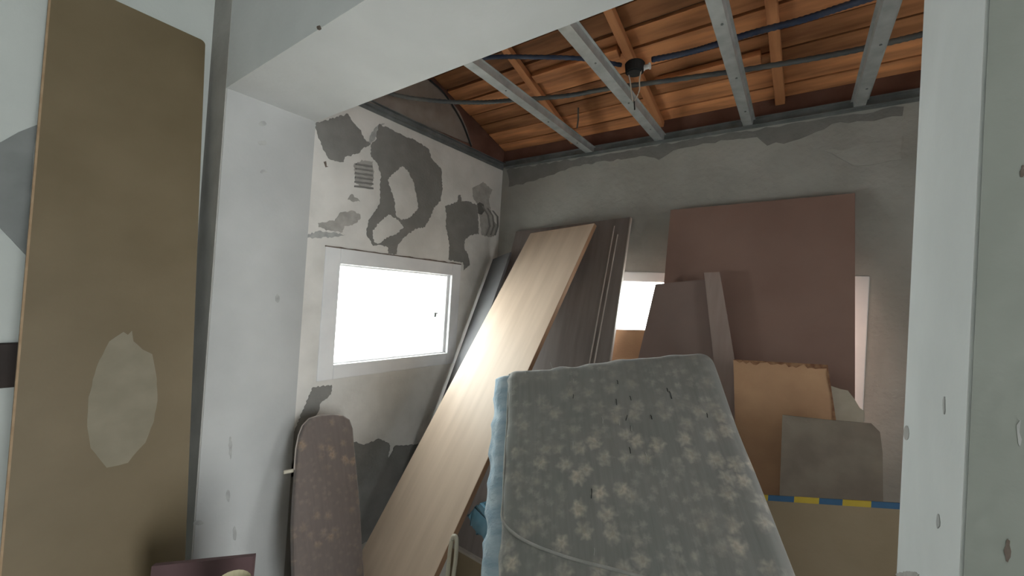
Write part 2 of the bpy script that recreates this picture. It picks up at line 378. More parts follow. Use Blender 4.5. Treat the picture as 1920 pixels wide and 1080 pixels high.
# cement patches on the left wall, outlines taken from the wall itself
def wall_pts(z, scale, ox, oy): return [(at_x(ox+a/scale, oy+b/scale, XW)[1], at_x(ox+a/scale, oy+b/scale, XW)[2]) for a, b in z]
WM = frame((XW, 0, 0), (0, 1, 0), (0, 0, 1), (1, 0, 0))      # local x = depth, y = height, z = out of the wall
def patch(name, pts, m, t=.003, step=.009, amp=.0045, holes=(), seed=0, t0=-.003):
    o = obj(name, prism(rough_loop(pts, step, amp, seed), t0, t, [rough_loop(h, step, amp, seed+5+i) for i, h in enumerate(holes)]), m, wall_left)
    o.matrix_world = WM; return o
S2 = (2.919, 560, 150); S6 = (1.686, 520, 440)
patch('cement_patch', wall_pts([(88,238),(270,185),(300,235),(340,275),(355,320),(395,355),(350,370),(335,395),(285,415),(250,420),(245,450),(180,442),(150,410),(120,340),(100,290)], *S2), 'cement', seed=1)
patch('cement_patch', wall_pts([(440,245),(490,262),(560,300),(640,330),(710,380),(725,430),(780,490),(785,600),(775,660),(740,700),(720,750),(690,805),(640,815),(590,850),(560,880),(540,900),(535,955),(490,950),(490,915),(440,905),(410,905),(375,855),(370,820),(385,760),(420,715),(445,680),(445,600),(450,520),(430,455),(395,420),(395,355),(425,320),(430,280)], *S2), 'cement', seed=2,
      holes=[wall_pts([(485,545),(510,515),(565,470),(600,500),(630,560),(645,630),(655,700),(610,755),(560,765),(530,740),(525,670),(505,610)], *S2), wall_pts([(402,830),(430,790),(490,733),(545,765),(575,805),(540,840),(490,860),(430,900),(410,885)], *S2)])
patch('cement_patch', wall_pts([(800,690),(830,680),(868,668),(875,630),(885,630),(892,665),(930,665),(975,685),(980,760),(985,840),(940,850),(910,870),(905,920),(920,945),(930,975),(935,1010),(905,1040),(900,1000),(820,985),(825,900),(815,850),(805,800),(808,730)], *S2), 'cement', seed=3)
patch('cement_smear', wall_pts([(105,780),(150,775),(195,770),(220,730),(290,715),(335,735),(340,760),(300,790),(250,800),(240,835),(200,830),(150,820),(110,805)], *S2), 'cement_pale', t=.0015, seed=4)
patch('cement_smear', wall_pts([(268,655),(290,625),(335,662),(300,668)], *S2), 'cement_pale', t=.0015, seed=5)
patch('cement_smear', wall_pts([(35,850),(110,828),(190,835),(260,850),(150,862),(45,866)], *S2), 'scuff', t=.0015, seed=15)
patch('cement_smear', wall_pts([(950,590),(1010,560),(1060,600),(1040,650),(1060,760),(1090,800),(1080,850),(1040,860),(1000,850),(990,760),(985,690),(955,650)], *S2), 'cement_pale', t=.001, seed=16)
patch('cement_smear', wall_pts([(395,300),(430,245),(470,235),(440,262),(430,300),(400,345),(380,350)], *S2), 'scuff', t=.001, seed=17)
patch('hole_rim', wall_pts([(976,680),(990,668),(1012,682),(1018,715),(1000,738),(982,732)], *S2), 'cement_dark', t=.002, step=.01, amp=.001, seed=6)
patch('plug_hole', wall_pts([(136,448),(150,444),(152,470),(163,474),(146,478)], *S2), 'dirt', t=.002, step=.01, amp=.001, seed=7)
patch('cement_patch', wall_pts([(300,462),(345,440),(405,445),(412,520),(400,580),(345,592),(312,560)], *S2), 'cement_pale', t=.0012, seed=8)
for k in range(6):                               # combed adhesive ribs
    yk = 455+k*24
    patch('adhesive_rib', wall_pts([(312-k*1.5, yk+2), (400+k, yk+14), (402+k, yk+24), (311-k*1.5, yk+11)], *S2), 'cement', t=.007, step=.02, amp=.0012, seed=20+k)
for k in range(3):                               # arc-shaped comb scratches near the corner
    a = [(1010+k*28, 690+k*12), (1040+k*26, 740+k*4), (1050+k*22, 800), (1030+k*24, 850)]
    c = a+[(p[0]-9, p[1]) for p in a[::-1]]
    patch('comb_scratch', wall_pts(c, *S2), 'cement', t=.0025, step=.02, amp=.001, seed=30+k)
patch('cement_patch', wall_pts([(112,482),(172,475),(170,505),(137,530),(128,565),(98,600),(80,700),(60,760),(26,770),(40,650),(66,590),(98,515)], *S6), 'cement', seed=9)
low = wall_pts([(20,742),(60,690),(110,650),(180,640),(245,655),(275,665),(320,645),(355,662),(350,708),(372,667),(420,665),(470,655),(520,600)], *S6)
patch('cement_patch', [(YB+.0, 0.0)]+[(max(p[0], YB), p[1]) for p in low]+[(YW, low[-1][1]), (YW, 0.0)], 'cement', seed=10)
# rough plaster band above the track, ending in a curve, with a cable along it
upp = [(YB, ZT+.01)]+[tuple(at_x(x, y, XW)[1:]) for x, y in ((884,272),(880,262),(873,240),(860,210),(842,186),(822,166),(800,150),(770,140))]
o = patch('upper_plaster', upp+[(YB, 3.1)], 'upper_plaster', t=.008, step=.03, amp=.002, seed=11)
# scuffs on the jambs
def yplane(pts, yv): return [(at_y(x, y, yv)[0], at_y(x, y, yv)[2]) for x, y in pts]
JM = frame((XJ, 0, 0), (0, 1, 0), (0, 0, 1), (1, 0, 0)); RM = frame((XR, 0, 0), (0, -1, 0), (0, 0, 1), (-1, 0, 0))
def jpts(pts, X): return [(at_x(x, y, X)[1], at_x(x, y, X)[2]) for x, y in pts]
for i, (cx, cy, rx, ry) in enumerate(((492,232,7,5),(492,268,8,5),(494,322,6,4),(432,840,3,22),(428,930,4,12),(372,980,10,4),(520,560,4,8),(440,1000,4,14))):
    pts = jpts([(cx+rx*math.cos(a), cy+ry*math.sin(a)) for a in [j*.5236 for j in range(12)]], XJ)
    o = obj('scuff_mark', prism(rough_loop(pts, .01, .002, i), -.002, .0008), 'scuff', wall_div); o.matrix_world = JM
for i, (cx, cy, rx, ry, mm) in enumerate(((1700,812,5,14,'cement_pale'),(1771,760,2,18,'scuff'),(1760,978,3,14,'scuff'),(1702,1078,22,6,'cement_pale'))):
    pts = [(-p[0], p[1]) for p in jpts([(cx+rx*math.cos(a), cy+ry*math.sin(a)) for a in [j*.5236 for j in range(12)]], XR)]
    o = obj('scuff_mark', prism(rough_loop(pts, .01, .0012, i), -.002, .0008), mm, wall_div); o.matrix_world = RM
FM = frame((0, YF, 0), (1, 0, 0), (0, 0, 1), (0, -1, 0))
for i, (cx, cy, rx, ry, mm) in enumerate(((1888,1032,5,22,'dirt'),(1910,810,3,26,'scuff'),(1917,322,4,12,'dirt'),(598,52,4,4,'dirt'),(356,46,3,2,'scuff'))):
    pts = yplane([(cx+rx*math.cos(a), cy+ry*math.sin(a)) for a in [j*.5236 for j in range(12)]], YF)
    o = obj('scuff_mark', prism(rough_loop(pts, .006, .0012, i), -.002, .0012), mm, wall_div); o.matrix_world = FM
# darker damp band and paler trowel marks on the back wall
BM_ = frame((0, YW, 0), (1, 0, 0), (0, 0, 1), (0, -1, 0))
def bpatch(name, px, m, seed, t=.002, step=.03, amp=.008):
    pts = [(at_y(x, y, YW)[0], at_y(x, y, YW)[2]) for x, y in px]
    o = obj(name, prism(rough_loop(pts, step, amp, seed), -.003, t), m, wall_back); o.matrix_world = BM_
bpatch('damp_cement', [(950,318),(1130,290),(1250,270),(1400,246),(1600,214),(1694,200),(1692,218),(1560,232),(1500,262),(1440,272),(1420,255),(1330,268),(1262,282),(1235,300),(1200,292),(1080,312),(1000,340),(955,350)], 'cement', 1)
bpatch('trowel_mark', [(1545,285),(1690,260),(1690,300),(1600,310)], 'backwall', 2, t=.004)

# ------------------------------------------------------------------ windows
def bar_frame(o0, o1, p0, p1, wl, wr, wb_, wt, d0, d1, m, name, parent, mw, bev=.004):
    """four bars, each its own part: outer o0..o1 x p0..p1"""
    for nm, b in (('frame_stile', (o0, o0+wl, p0, p1)), ('frame_stile', (o1-wr, o1, p0, p1)), ('frame_rail', (o0+wl, o1-wr, p1-wt, p1)), ('frame_rail', (o0+wl, o1-wr, p0, p0+wb_))):
        o = obj(nm, bx(b[0], b[1], b[2], b[3], d0, d1, bev=bev), m, parent); o.matrix_world = mw
wr = thing('window_1', 'small white framed window in the left wall', 'window'); wr['kind'] = 'structure'
y0, y1, z0, z1 = WIN1
bar_frame(y0, y1, z0, z1, .088, .085, .078, .085, -.06, .004, 'upvc', 'frame', wr, WM)
bar_frame(y0+.084, y1-.081, z0+.074, z1-.081, .012, .026, .012, .014, -.05, -.022, 'upvc', 'sash', wr, WM, bev=.003)
o = obj('pane', bx(y0+.09, y1-.10, z0+.08, z1-.09, -.040, -.036), 'glass', wr); o.matrix_world = WM
bm = bmesh.new(); c = at_x(815, 590, XW-.03)
box(bm, c[1]-.008, c[1]+.008, c[2]-.016, c[2]+.016, -.036, -.02, bev=.004); box(bm, c[1]-.002, c[1]+.016, c[2]+.006, c[2]+.014, -.028, -.016, bev=.002)
o = obj('latch', bm, 'zinc_dark', wr); o.matrix_world = WM
tp = [(y0-.004+i*(y1-y0)/24, z1+.0045+random.uniform(-.003, .003)) for i in range(25)]
o = obj('grime_line', prism(tp+[(p[0], z1-.003) for p in tp[::-1]], -.003, .006), 'dirt', wr); o.matrix_world = WM
w2 = thing('window_2', 'wide white framed window in the grey back wall, mostly hidden by boards', 'window'); w2['kind'] = 'structure'
x0, x1, zz0, zz1 = WIN2
bar_frame(x0, x1, zz0, zz1, .075, .075, .07, .062, -.06, .006, 'upvc', 'frame', w2, BM_)
o = obj('frame_mullion', bx(-.75, -.69, zz0+.07, zz1-.062, -.06, .004, bev=.004), 'upvc', w2); o.matrix_world = BM_
for a, b in ((x0+.07, -.745), (-.695, x1-.07)):
    o = obj('pane', bx(a, b, zz0+.065, zz1-.057, -.035, -.031), 'glass', w2); o.matrix_world = BM_

# ------------------------------------------------------------------ metal ceiling grid
def channel(x, y0, y1, dx, wdt, label):
    """omega channel: sole, two webs and lips, laid front to back"""
    h = .036; t = .002
    prof = [(-wdt/2-.012, h), (-wdt/2-.012, h-t), (-wdt/2-t, h-t), (-wdt/2, 0), (wdt/2, 0), (wdt/2+t, h-t), (wdt/2+.012, h-t), (wdt/2+.012, h), (wdt/2, h), (wdt/2-t, t), (-wdt/2+t, t), (-wdt/2, h)]
    bm = bmesh.new(); n = 9; rings = []
    for k in range(n):
        s = k/(n-1); yy = y0+(y1-y0)*s; xx = x+dx*s; zz = ZT+random.uniform(-.001, .001)
        rings.append([bm.verts.new((xx+p[0], yy, zz+p[1])) for p in prof])
    for k in range(n-1):
        for i in range(len(prof)):
            j = (i+1) % len(prof); bm.faces.new((rings[k][i], rings[k][j], rings[k+1][j], rings[k+1][i]))
    bm.faces.new(rings[0]); bm.faces.new(rings[-1][::-1])
    root = thing('furring_channel', label, 'metal channel', group='galvanised ceiling channels'); root.location = (0, 0, 0)
    obj('profile', bm, 'zinc', root)
    for s in (.35, .62, .86):
        yy = y0+(y1-y0)*s; xx = x+dx*s
        bm = bmesh.new(); bmesh.ops.create_cone(bm, cap_ends=True, segments=8, radius1=.005, radius2=.004, depth=.003, matrix=Matrix.Translation((xx+.006, yy, ZT-.0012)))
        obj('screw', bm, 'zinc_dark', root)
channel(-1.285, YB+.002, YW-.002, -.03, .052, 'galvanised ceiling channel nearest the white left wall')
channel(-.80, YB+.002, YW-.002, -.045, .052, 'galvanised ceiling channel passing under the hanging junction box wires')
channel(-.31, YB+.002, YW-.002, -.055, .044, 'galvanised ceiling channel second from the right jamb, above the big brown panel')
channel(.165, YB+.002, YW-.002, -.06, .044, 'galvanised ceiling channel closest to the right jamb')
bm = bmesh.new(); box(bm, XW+.003, XW+.028, YB+.01, YW-.003, ZT-.002, ZT+.001); box(bm, XW+.003, XW+.006, YB+.01, YW-.003, ZT-.022, ZT+.03); box(bm, XW+.003, XW+.028, YB+.01, YW-.003, ZT+.028, ZT+.031)
tag(obj('wall_track', bm, 'zinc_dark'), 'dull dark metal track along the top of the left wall', 'metal track')
bm = bmesh.new(); box(bm, XW+.03, 1.95, YW-.028, YW-.004, ZT-.002, ZT+.0005); box(bm, XW+.03, 1.95, YW-.006, YW-.004, ZT-.014, ZT+.036); box(bm, XW+.03, 1.95, YW-.028, YW-.004, ZT+.0365, ZT+.039)
tag(obj('wall_track', bm, 'zinc_dark'), 'dull metal track along the top of the grey back wall', 'metal track')

# conduits, wires
def conduit(px, ys, m, label, r=.011):
    pts = [at_y(x, y, v) for (x, y), v in zip(px, ys)]
    tag(obj('cable_conduit', tube(spline(pts, 16), r, 8, .08), m, smooth=True), label, 'conduit')
def zs(px, z): return [at_z(x, y, z)[1] for x, y in px]
p1 = [(880,112),(930,107),(1000,107),(1090,110),(1165,122)]
conduit(p1, zs(p1, 2.62), 'conduit', 'dark blue conduit running from the beam to the junction box', .010)
p1b = [(1222,112),(1292,98),(1347,82),(1414,61),(1505,37),(1591,9),(1690,-22)]
conduit(p1b, zs(p1b, 2.63), 'conduit', 'dark blue conduit leaving the junction box towards the right', .013)
p2 = [(690,160),(750,180),(830,190),(900,192),(960,188),(1060,180),(1142,166),(1260,150),(1414,128),(1560,103),(1695,73),(1780,50)]
conduit(p2, zs(p2, 2.585), 'conduit_grey', 'dusty grey-blue conduit crossing the whole roof, farther back', .012)
cab = [(806,150),(830,172),(850,200),(866,228),(877,255),(884,275)]
tag(obj('cable', tube(spline([at_x(x, y, XW+.016) for x, y in cab], 8), .006, 6), 'black', smooth=True), 'thin dark cable curving down the upper left wall to the track', 'cable')
jc = at_z(1190, 128, 2.585)
jr = thing('junction_box', 'black round junction box under the roof with loose beige wires hanging', 'junction box', Matrix.Translation(Vector(jc)))
bm = bmesh.new(); bmesh.ops.create_cone(bm, cap_ends=True, segments=18, radius1=.040, radius2=.046, depth=.05)
bmesh.ops.bevel(bm, geom=[e for e in bm.edges if len(e.link_faces) == 2 and e.calc_face_angle(0) > .8], offset=.006, segments=2, affect='EDGES')
obj('box_body', bm, 'black', jr)
bm = bmesh.new(); bmesh.ops.create_cone(bm, cap_ends=True, segments=14, radius1=.011, radius2=.011, depth=.03, matrix=Matrix.Translation((.052, .012, -.002)) @ Matrix.Rotation(math.pi/2, 4, 'Y'))
for sx in (.038, .066): bmesh.ops.create_cone(bm, cap_ends=True, segments=14, radius1=.015, radius2=.015, depth=.005, matrix=Matrix.Translation((sx, .012, -.002)) @ Matrix.Rotation(math.pi/2, 4, 'Y'))
o = obj('connector', bm, 'white_plastic', jr); o['label'] = 'white connector collar'
def jw(px): return [at_y(x, y, jc[1]) - jc for x, y in px]
obj('wire', tube(spline(jw([(1176,131),(1181,150),(1184,172),(1187,190)]), 6), .0028, 6), 'wire', jr, True)
obj('wire', tube(spline(jw([(1203,128),(1199,150),(1199,168),(1193,184),(1189,190)]), 6), .0028, 6), 'wire', jr, True)
obj('wire_tip', tube(jw([(1189,188),(1190,206)]), .003, 6), 'black', jr)
hp = at_y(1084, 208, 2.30); hq = at_y(1082, 240, 2.30)
tag(obj('hanger_rod', tube([hp+np.array([0, 0, .02]), hp, (hp+hq)/2+.003, hq], .005, 6), 'zinc_dark'), 'thin dark hanger rod beside the channel nearest the left wall', 'rod')

# ------------------------------------------------------------------ leaning boards, back room
E3 = EYE
def sc(p, k): return E3 + (np.array(p, float))*k      # relative point measured from the eye
def rel(p): return E3 + np.array(p, float)
# pale wood panel
k = .975
TL, TR, BL = sc((-1.731, 2.5, .454), k), sc((-1.171, 2.393, .480), k), sc((-1.875, 1.264, -1.5), k)
v = unit(BL-TL); BL = BL + v*((BL[2]-.012)/-v[2])
root, wd, ln, mw = panel('wood_panel', TL, TR, BL, .026, 'lwood', 'long pale wood panel leaning from the floor into the back corner, brightly lit', 'panel')
obj('edge_band', bx(wd, wd+.0015, .002, ln-.002, -.0255, -.0005), 'lwood_edge', root)['label'] = 'brown edge band'
obj('edge_band', bx(.002, wd-.002, ln, ln+.0015, -.0255, -.0005), 'lwood_edge', root)
# dark door
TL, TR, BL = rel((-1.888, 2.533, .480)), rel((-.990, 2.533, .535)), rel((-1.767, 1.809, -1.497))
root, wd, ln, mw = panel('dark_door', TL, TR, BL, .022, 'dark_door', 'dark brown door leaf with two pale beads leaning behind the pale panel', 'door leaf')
def on_panel(mw, x, y):                          # sight line met with the front face of a board
    o_ = np.array(mw.translation); n_ = np.array(mw.to_3x3().col[2]); d = ray(x, y)
    return local(mw, EYE + d*(((o_-EYE) @ n_)/(d @ n_)))
for a, b in (((1152,424),(1107,672)), ((1158,440),(1116,672))):
    p, q = on_panel(mw, *a), on_panel(mw, *b)
    q = p+(q-p)*1.6
    obj('bead', tube([(p.x, p.y, .001), (q.x, q.y, .001)], .0045, 8), 'bead', root)
obj('edge_strip', bx(wd-.004, wd+.002, .01, ln, -.02, .002), 'bead', root)['label'] = 'pale strip for the lit edge'  # light catching the door edge, put in as a pale strip
# dark grey board tucked into the corner
v = unit((0, -.78, -1.75)); u = unit((.92, -.37, .165)); TL = rel((-2.05, 2.475, .262))
BLp = TL + v*((TL[2]-.01)/-v[2])
panel('grey_board', TL, TL+u*.26, BLp, .018, 'grey_board', 'narrow dark grey board between the left wall and the pale panel', 'board')
# big red-brown panel
TL, TR, BL = rel((-.745, 2.525, .561)), rel((.105, 2.535, .583)), rel((-.687, 2.112, -1.498))
panel('brown_panel', TL, TR, BL, .018, 'big_panel', 'large square-edged red-brown panel leaning on the grey back wall', 'panel')

def poly_board(name, px, a, b, t, m, label, cat, floor=True, rough=0.0, seed=0, extra=None, bev=True):
    """board with an outline measured on the plane Y = a + b*z; the last two points are carried on to the floor"""
    P = [at_lean(x, y, a, b) for x, y in px]
    if floor:
        for i, j in ((-2, 1), (-1, 0)):
            d = P[i]-P[j]; P[i] = P[j] + d*((P[j][2]-.004)/-d[2])
    u = np.array([1.0, 0, 0]); v = unit((0, b, 1)); n = np.cross(u, v); o_ = np.array([0, a, 0.0])
    mw = frame(o_, u, v, n)
    pts = [(float((p-o_) @ u), float((p-o_) @ v)) for p in P]
    if rough: pts = rough_loop(pts, .03, rough, seed)
    root = thing(name, label, cat, mw)
    obj('board', prism(pts, -t, 0), m, root)
    return root, mw, pts
# pieces standing in front of the back window and the big panel (planes fall forward towards the floor)
poly_board('mauve_board', [(1229,533),(1322,524),(1350,760),(1176,760)], 2.075, .20, .012, 'mauve_board', 'mauve-brown board standing across the back window behind the mattress', 'board')
poly_board('plank', [(1320,511),(1349,510),(1395,780),(1350,780)], 2.052, .20, .014, 'plank', 'narrow mauve plank leaning on the large red-brown panel', 'plank')
poly_board('sill_board', [(1130,617),(1222,619),(1222,760),(1130,760)], 2.25, .10, .02, 'orange_board', 'small pale wood board before the lower back window, window glow in its orange colour', 'board')  # pale wood given an orange tone for the window light on it
root, mw, pts = poly_board('foam_sheet', [(1530,715),(1563,724),(1590,732),(1600,748),(1612,766),(1621,770),(1624,800),(1560,800)], 2.085, .155, .02, 'foam', 'torn pale beige foam sheet behind the orange chipboard', 'foam sheet', floor=False)
bpy.data.objects.remove(root.children[0]); pts = pts[:-2]+[(pts[-3][0]+.002, .004), (pts[0][0], .004)]
obj('board', prism(rough_loop(pts, .02, .004, 4), -.02, 0), 'foam', root)
root, mw, pts = poly_board('chipboard', [(1375,674),(1552,684),(1568,790),(1378,790)], 2.03, .150, .018, 'orange_board', 'orange chipboard with a ragged top edge leaning on the red-brown panel', 'board')
tp = [np.array(pts[0])+(np.array(pts[1])-np.array(pts[0]))*i/26 for i in range(27)]
rr = random.Random(5)
chip = [tuple(p) for p in tp]+[(p[0], p[1]-rr.uniform(.003, .022)) for p in tp[::-1]]
obj('chipped_edge', prism(chip, -.004, .0015), 'chip', root)
rt = [np.array(pts[1])+(np.array(pts[2])-np.array(pts[1]))*i/30 for i in range(31)]
chip = [tuple(p) for p in rt]+[(p[0]-rr.uniform(.002, .012), p[1]) for p in rt[::-1]]
obj('chipped_edge', prism(chip, -.004, .0015), 'chip', root)
poly_board('fibreboard', [(1467,778),(1560,788),(1634,794),(1650,810),(1655,850),(1668,960),(1469,960)], 1.965, .135, .016, 'greybrown', 'grey-brown fibreboard with a clipped corner standing behind the taped cardboard', 'board', floor=False)
fb = bpy.data.objects['fibreboard']; 
bpy.data.objects.remove(fb.children[0])
a_, b_ = 1.965, .135; u = np.array([1.0, 0, 0]); v = unit((0, b_, 1)); o_ = np.array([0, a_, 0.0])
P = [at_lean(x, y, a_, b_) for x, y in [(1467,778),(1560,788),(1634,794),(1650,810),(1655,850),(1668,960),(1469,960)]]
pts = [(float((p-o_) @ u), float((p-o_) @ v)) for p in P]; pts[-2] = (pts[-2][0]+.01, .004); pts[-1] = (pts[-1][0], .004)
obj('board', prism(pts, -.016, 0), 'greybrown', fb)

# flat carton edged with blue and yellow tape
cy = 1.88
A, B = at_y(1440, 929, cy), at_y(1672, 943, cy)
u = unit(B-A); A = A-u*.10; L_ = np.linalg.norm(B-A)+.25
h = A[2]
cmw = frame((A[0], cy, 0), (1, 0, 0), (0, 0, 1), (0, -1, 0))
root = thing('cardboard_sheet', 'flat olive-brown cardboard sheet with blue and yellow tape along its top edge', 'cardboard', cmw)
dzx = u[2]/u[0]; wdt = L_*u[0]
bm = prism([(0, .0), (wdt, .0), (wdt, h+wdt*dzx), (0, h)], -.008, 0)
obj('sheet', bm, 'card', root)
xs = [at_y(x, 936, cy)[0]-A[0] for x in (1440, 1489, 1536, 1580, 1634, 1690)]
cols = ['tape_blue', 'tape_yellow', 'tape_blue', 'tape_yellow', 'tape_blue']
edges = [0, .06, .12, .18, .24, .30]
segs = list(zip(xs[:-1], xs[1:], cols))
xx = xs[0]; c = 1
while xx > .05: segs.append((max(xx-.075, 0), xx, ['tape_blue', 'tape_yellow'][c % 2])); xx -= .075; c += 1
xx = xs[-1]; c = 1
while xx < wdt-.02: segs.append((xx, min(xx+.075, wdt), ['tape_blue', 'tape_yellow'][c % 2])); xx += .075; c += 1
for s0, s1, m_ in segs:
    zt0, zt1 = h+s0*dzx, h+s1*dzx
    o = obj('tape_stripe', prism([(s0, zt0-.019), (s1, zt1-.019), (s1, zt1+.001), (s0, zt0+.001)], -.004, .0012), m_, root)

# ------------------------------------------------------------------ mattress
def rounded_slab(W, L, Tk, r, nx, ny, nz, disp):
    """closed box of rounded edges and soft dents, x width, y length, z thickness (front face at z = 0)"""
    bm = bmesh.new(); idx = {}
    def pos(i, j, k):
        def ease(t): return t
        p = np.array([W*ease(i/nx), L*ease(j/ny), -Tk+Tk*(k/nz)])
        lo_, hi_ = np.array([r, r, -Tk+r]), np.array([W-r, L-r, -r])
        c = np.clip(p, lo_, hi_); d = p-c; nd = np.linalg.norm(d)
        if nd > 1e-9:
            # pull the outer shell back to a round corner
            m_ = np.max(np.abs(d)); d = d/nd*m_; p = c+d
        n_ = unit(p-np.clip(p, lo_, hi_)) if nd > 1e-9 else np.zeros(3)
        return p + n_*disp(p)
    def vert(i, j, k):
        if (i, j, k) not in idx: idx[(i, j, k)] = bm.verts.new(tuple(pos(i, j, k)))
        return idx[(i, j, k)]
    for i in range(nx):
        for j in range(ny):
            for k in (0, nz): bm.faces.new((vert(i, j, k), vert(i+1, j, k), vert(i+1, j+1, k), vert(i, j+1, k)))
    for j in range(ny):
        for k in range(nz):
            for i in (0, nx): bm.faces.new((vert(i, j, k), vert(i, j+1, k), vert(i, j+1, k+1), vert(i, j, k+1)))
    for i in range(nx):
        for k in range(nz):
            for j in (0, ny): bm.faces.new((vert(i, j, k), vert(i+1, j, k), vert(i+1, j, k+1), vert(i, j, k+1)))
    return bm
def on_face(mw, x, y):
    return on_panel(mw, x, y)
TL, TR, BL = sc((-1.224, 1.611, -.359), .965), sc((-.389, 2.025, -.176), .965), sc((-.528, .712, -1.494), .965)
v = unit(BL-TL); BL = BL + v*((BL[2]-.10)/-v[2])       # its back edge touches the floor
MW, W, L = frame_from(TL, TR, BL); TK = .135
mroot = thing('mattress', 'blue-grey floral mattress leaning back through the opening', 'mattress', MW)
def dent(p):
    x, y, z = p
    s = .010*noise.noise(Vector((x*3.2, y*2.6, 1.7))) + .004*noise.noise(Vector((x*16, y*5, z*9)))
    if z > -.03: s += .010*math.sin(math.pi*min(1, max(0, x/W)))*math.sin(math.pi*min(1, max(0, y/L)))*1.5
    if x < .02: s += .0*noise.noise(Vector((4.2, y*14+z*9, z*16))) - .006*abs(math.sin(y*22+z*14))
    if y > L-.02: s += .006*noise.noise(Vector((x*12, 2.2, z*14)))
    if y > L-.30 and x < .30: s -= .0035*max(0, 1-x/.30)*abs(math.sin(y*55+x*6+2*noise.noise(Vector((x*8, y*8, 0)))))
    if y > L-.16 and x < .22: s -= .004*abs(math.sin(y*70+x*9))*(1-(L-y)/.16)
    return s
obj('ticking', rounded_slab(W, L, TK, .06, 64, 100, 14, dent), 'mattress', mroot, True)
# the light blue side border, one quilted skin just outside the ticking
def border(bm_x, side):
    bm = bmesh.new(); ny, nz = 160, 22; g = []
    for j in range(ny+1):
        row = []
        for k in range(nz+1):
            y = .03+(L-.06)*j/ny; z = -TK+.022+(TK-.044)*k/nz
            bulge = .008+(.060 if side < 0 else .012)*math.sin(math.pi*(k/nz)**1.0)**.55
            quilt = .010*abs(math.sin(y*26+z*17+1.2*noise.noise(Vector((y*6, z*8, 3)))))*math.sin(math.pi*k/nz)
            fold = .018*noise.noise(Vector((y*9, z*30, 7.7)))
            row.append(bm.verts.new((side*(bulge-quilt+fold)+bm_x, y, z)))
        g.append(row)
    for j in range(ny):
        for k in range(nz): bm.faces.new((g[j][k], g[j][k+1], g[j+1][k+1], g[j+1][k]))
    rim = [g[j][0] for j in range(ny+1)]+[g[ny][k] for k in range(1, nz+1)]+[g[j][nz] for j in range(ny-1, -1, -1)]+[g[0][k] for k in range(nz-1, 0, -1)]
    inner = [bm.verts.new((bm_x-side*(-.02), v_.co.y, v_.co.z)) if False else bm.verts.new((bm_x+(.02 if side < 0 else -.02), v_.co.y, v_.co.z)) for v_ in rim]
    for i in range(len(rim)):
        j = (i+1) % len(rim); bm.faces.new((rim[i], rim[j], inner[j], inner[i]))
    return bm
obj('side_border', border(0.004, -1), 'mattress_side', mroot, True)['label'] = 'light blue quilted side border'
# slits and loose threads in the ticking
from mathutils.bvhtree import BVHTree
tk = [o for o in mroot.children if o.name.startswith('ticking')][0]
bvh = BVHTree.FromPolygons([v_.co[:] for v_ in tk.data.vertices], [p.vertices[:] for p in tk.data.polygons])
def surf(x, y): 
    h_ = bvh.ray_cast(Vector((x, y, .3)), Vector((0, 0, -1))); return h_[0].z if h_[0] else 0
# piping: down the left edge of the face, then swinging across it
def face_pt(x, y, lift):
    q = on_face(MW, x, y); xx_ = max(q.x, .022); yy_ = min(q.y, L-.02); return (xx_, yy_, surf(xx_, yy_)+.002)
def zsurf(p): return (p[0], p[1], p[2])
pp = [face_pt(948, 693, -.004), face_pt(944, 740, .0), face_pt(939, 800, .002), face_pt(935, 870, .003), face_pt(933, 930, .006), face_pt(941, 972, .013), face_pt(965, 1002, .018), face_pt(1005, 1025, .021), face_pt(1075, 1050, .023), face_pt(1150, 1070, .025), face_pt(1260, 1100, .026), face_pt(1400, 1150, .02)]
obj('piping', tube(spline(pp, 10), .0055, 8), 'piping', mroot, True)
slits = [(1255,736,5,14,0),(1176,780,-2,10,0),(1181,745,3,8,0),(1155,750,2,11,0),(1130,785,1,11,1),(1160,790,2,9,1),(1075,740,0,8,0),(1180,840,3,12,0),(1210,850,3,14,1),(1250,730,3,7,0),(1075,830,0,14,1),(1110,920,0,18,0),(1032,680,4,8,1),(1115,1030,0,14,1),(1325,775,2,8,0),(985,690,1,10,1),(1075,710,0,7,1),(1220,780,3,8,0),(1157,715,2,7,0),(1183,800,2,10,1)]
for i, (x, y, dx, dy, kind) in enumerate(slits):
    a, b = on_face(MW, x, y), on_face(MW, x+dx, y+dy)
    pts = [(a.x+(b.x-a.x)*s+.001*math.sin(s*5), a.y+(b.y-a.y)*s) for s in (0, .33, .66, 1)]
    obj('loose_thread' if kind else 'slit', tube([(p[0], p[1], surf(*p)+.0008) for p in pts], .0012, 6), 'thread' if kind else 'tear', mroot)

# light blue cloth bunched behind the mattress edge
cyy_ = 1.46
cl = [(878,968),(882,960),(890,953),(900,946),(915,946),(915,1010),(900,1004),(893,1000),(886,990),(881,980)]
P = [at_y(x, y, cyy_) for x, y in cl]; c = P[0].copy()
bm = prism([(p[0], p[1]) for p in spline([(p[0]-c[0], p[2]-c[2]) for p in P+[P[0]]], 4)[:-1]], -.02, .0)
bmesh.ops.bevel(bm, geom=[e for e in bm.edges if len(e.link_faces) == 2 and e.calc_face_angle(0) > .9], offset=.005, segments=2, affect='EDGES')
o = tag(obj('cloth', bm, 'cyan_cloth', smooth=True), 'bunched light blue cloth peeking out behind the left edge of the mattress', 'cloth')
o.matrix_world = frame((c[0], cyy_, c[2]), (1, 0, 0), (0, 0, 1), (0, -1, 0))
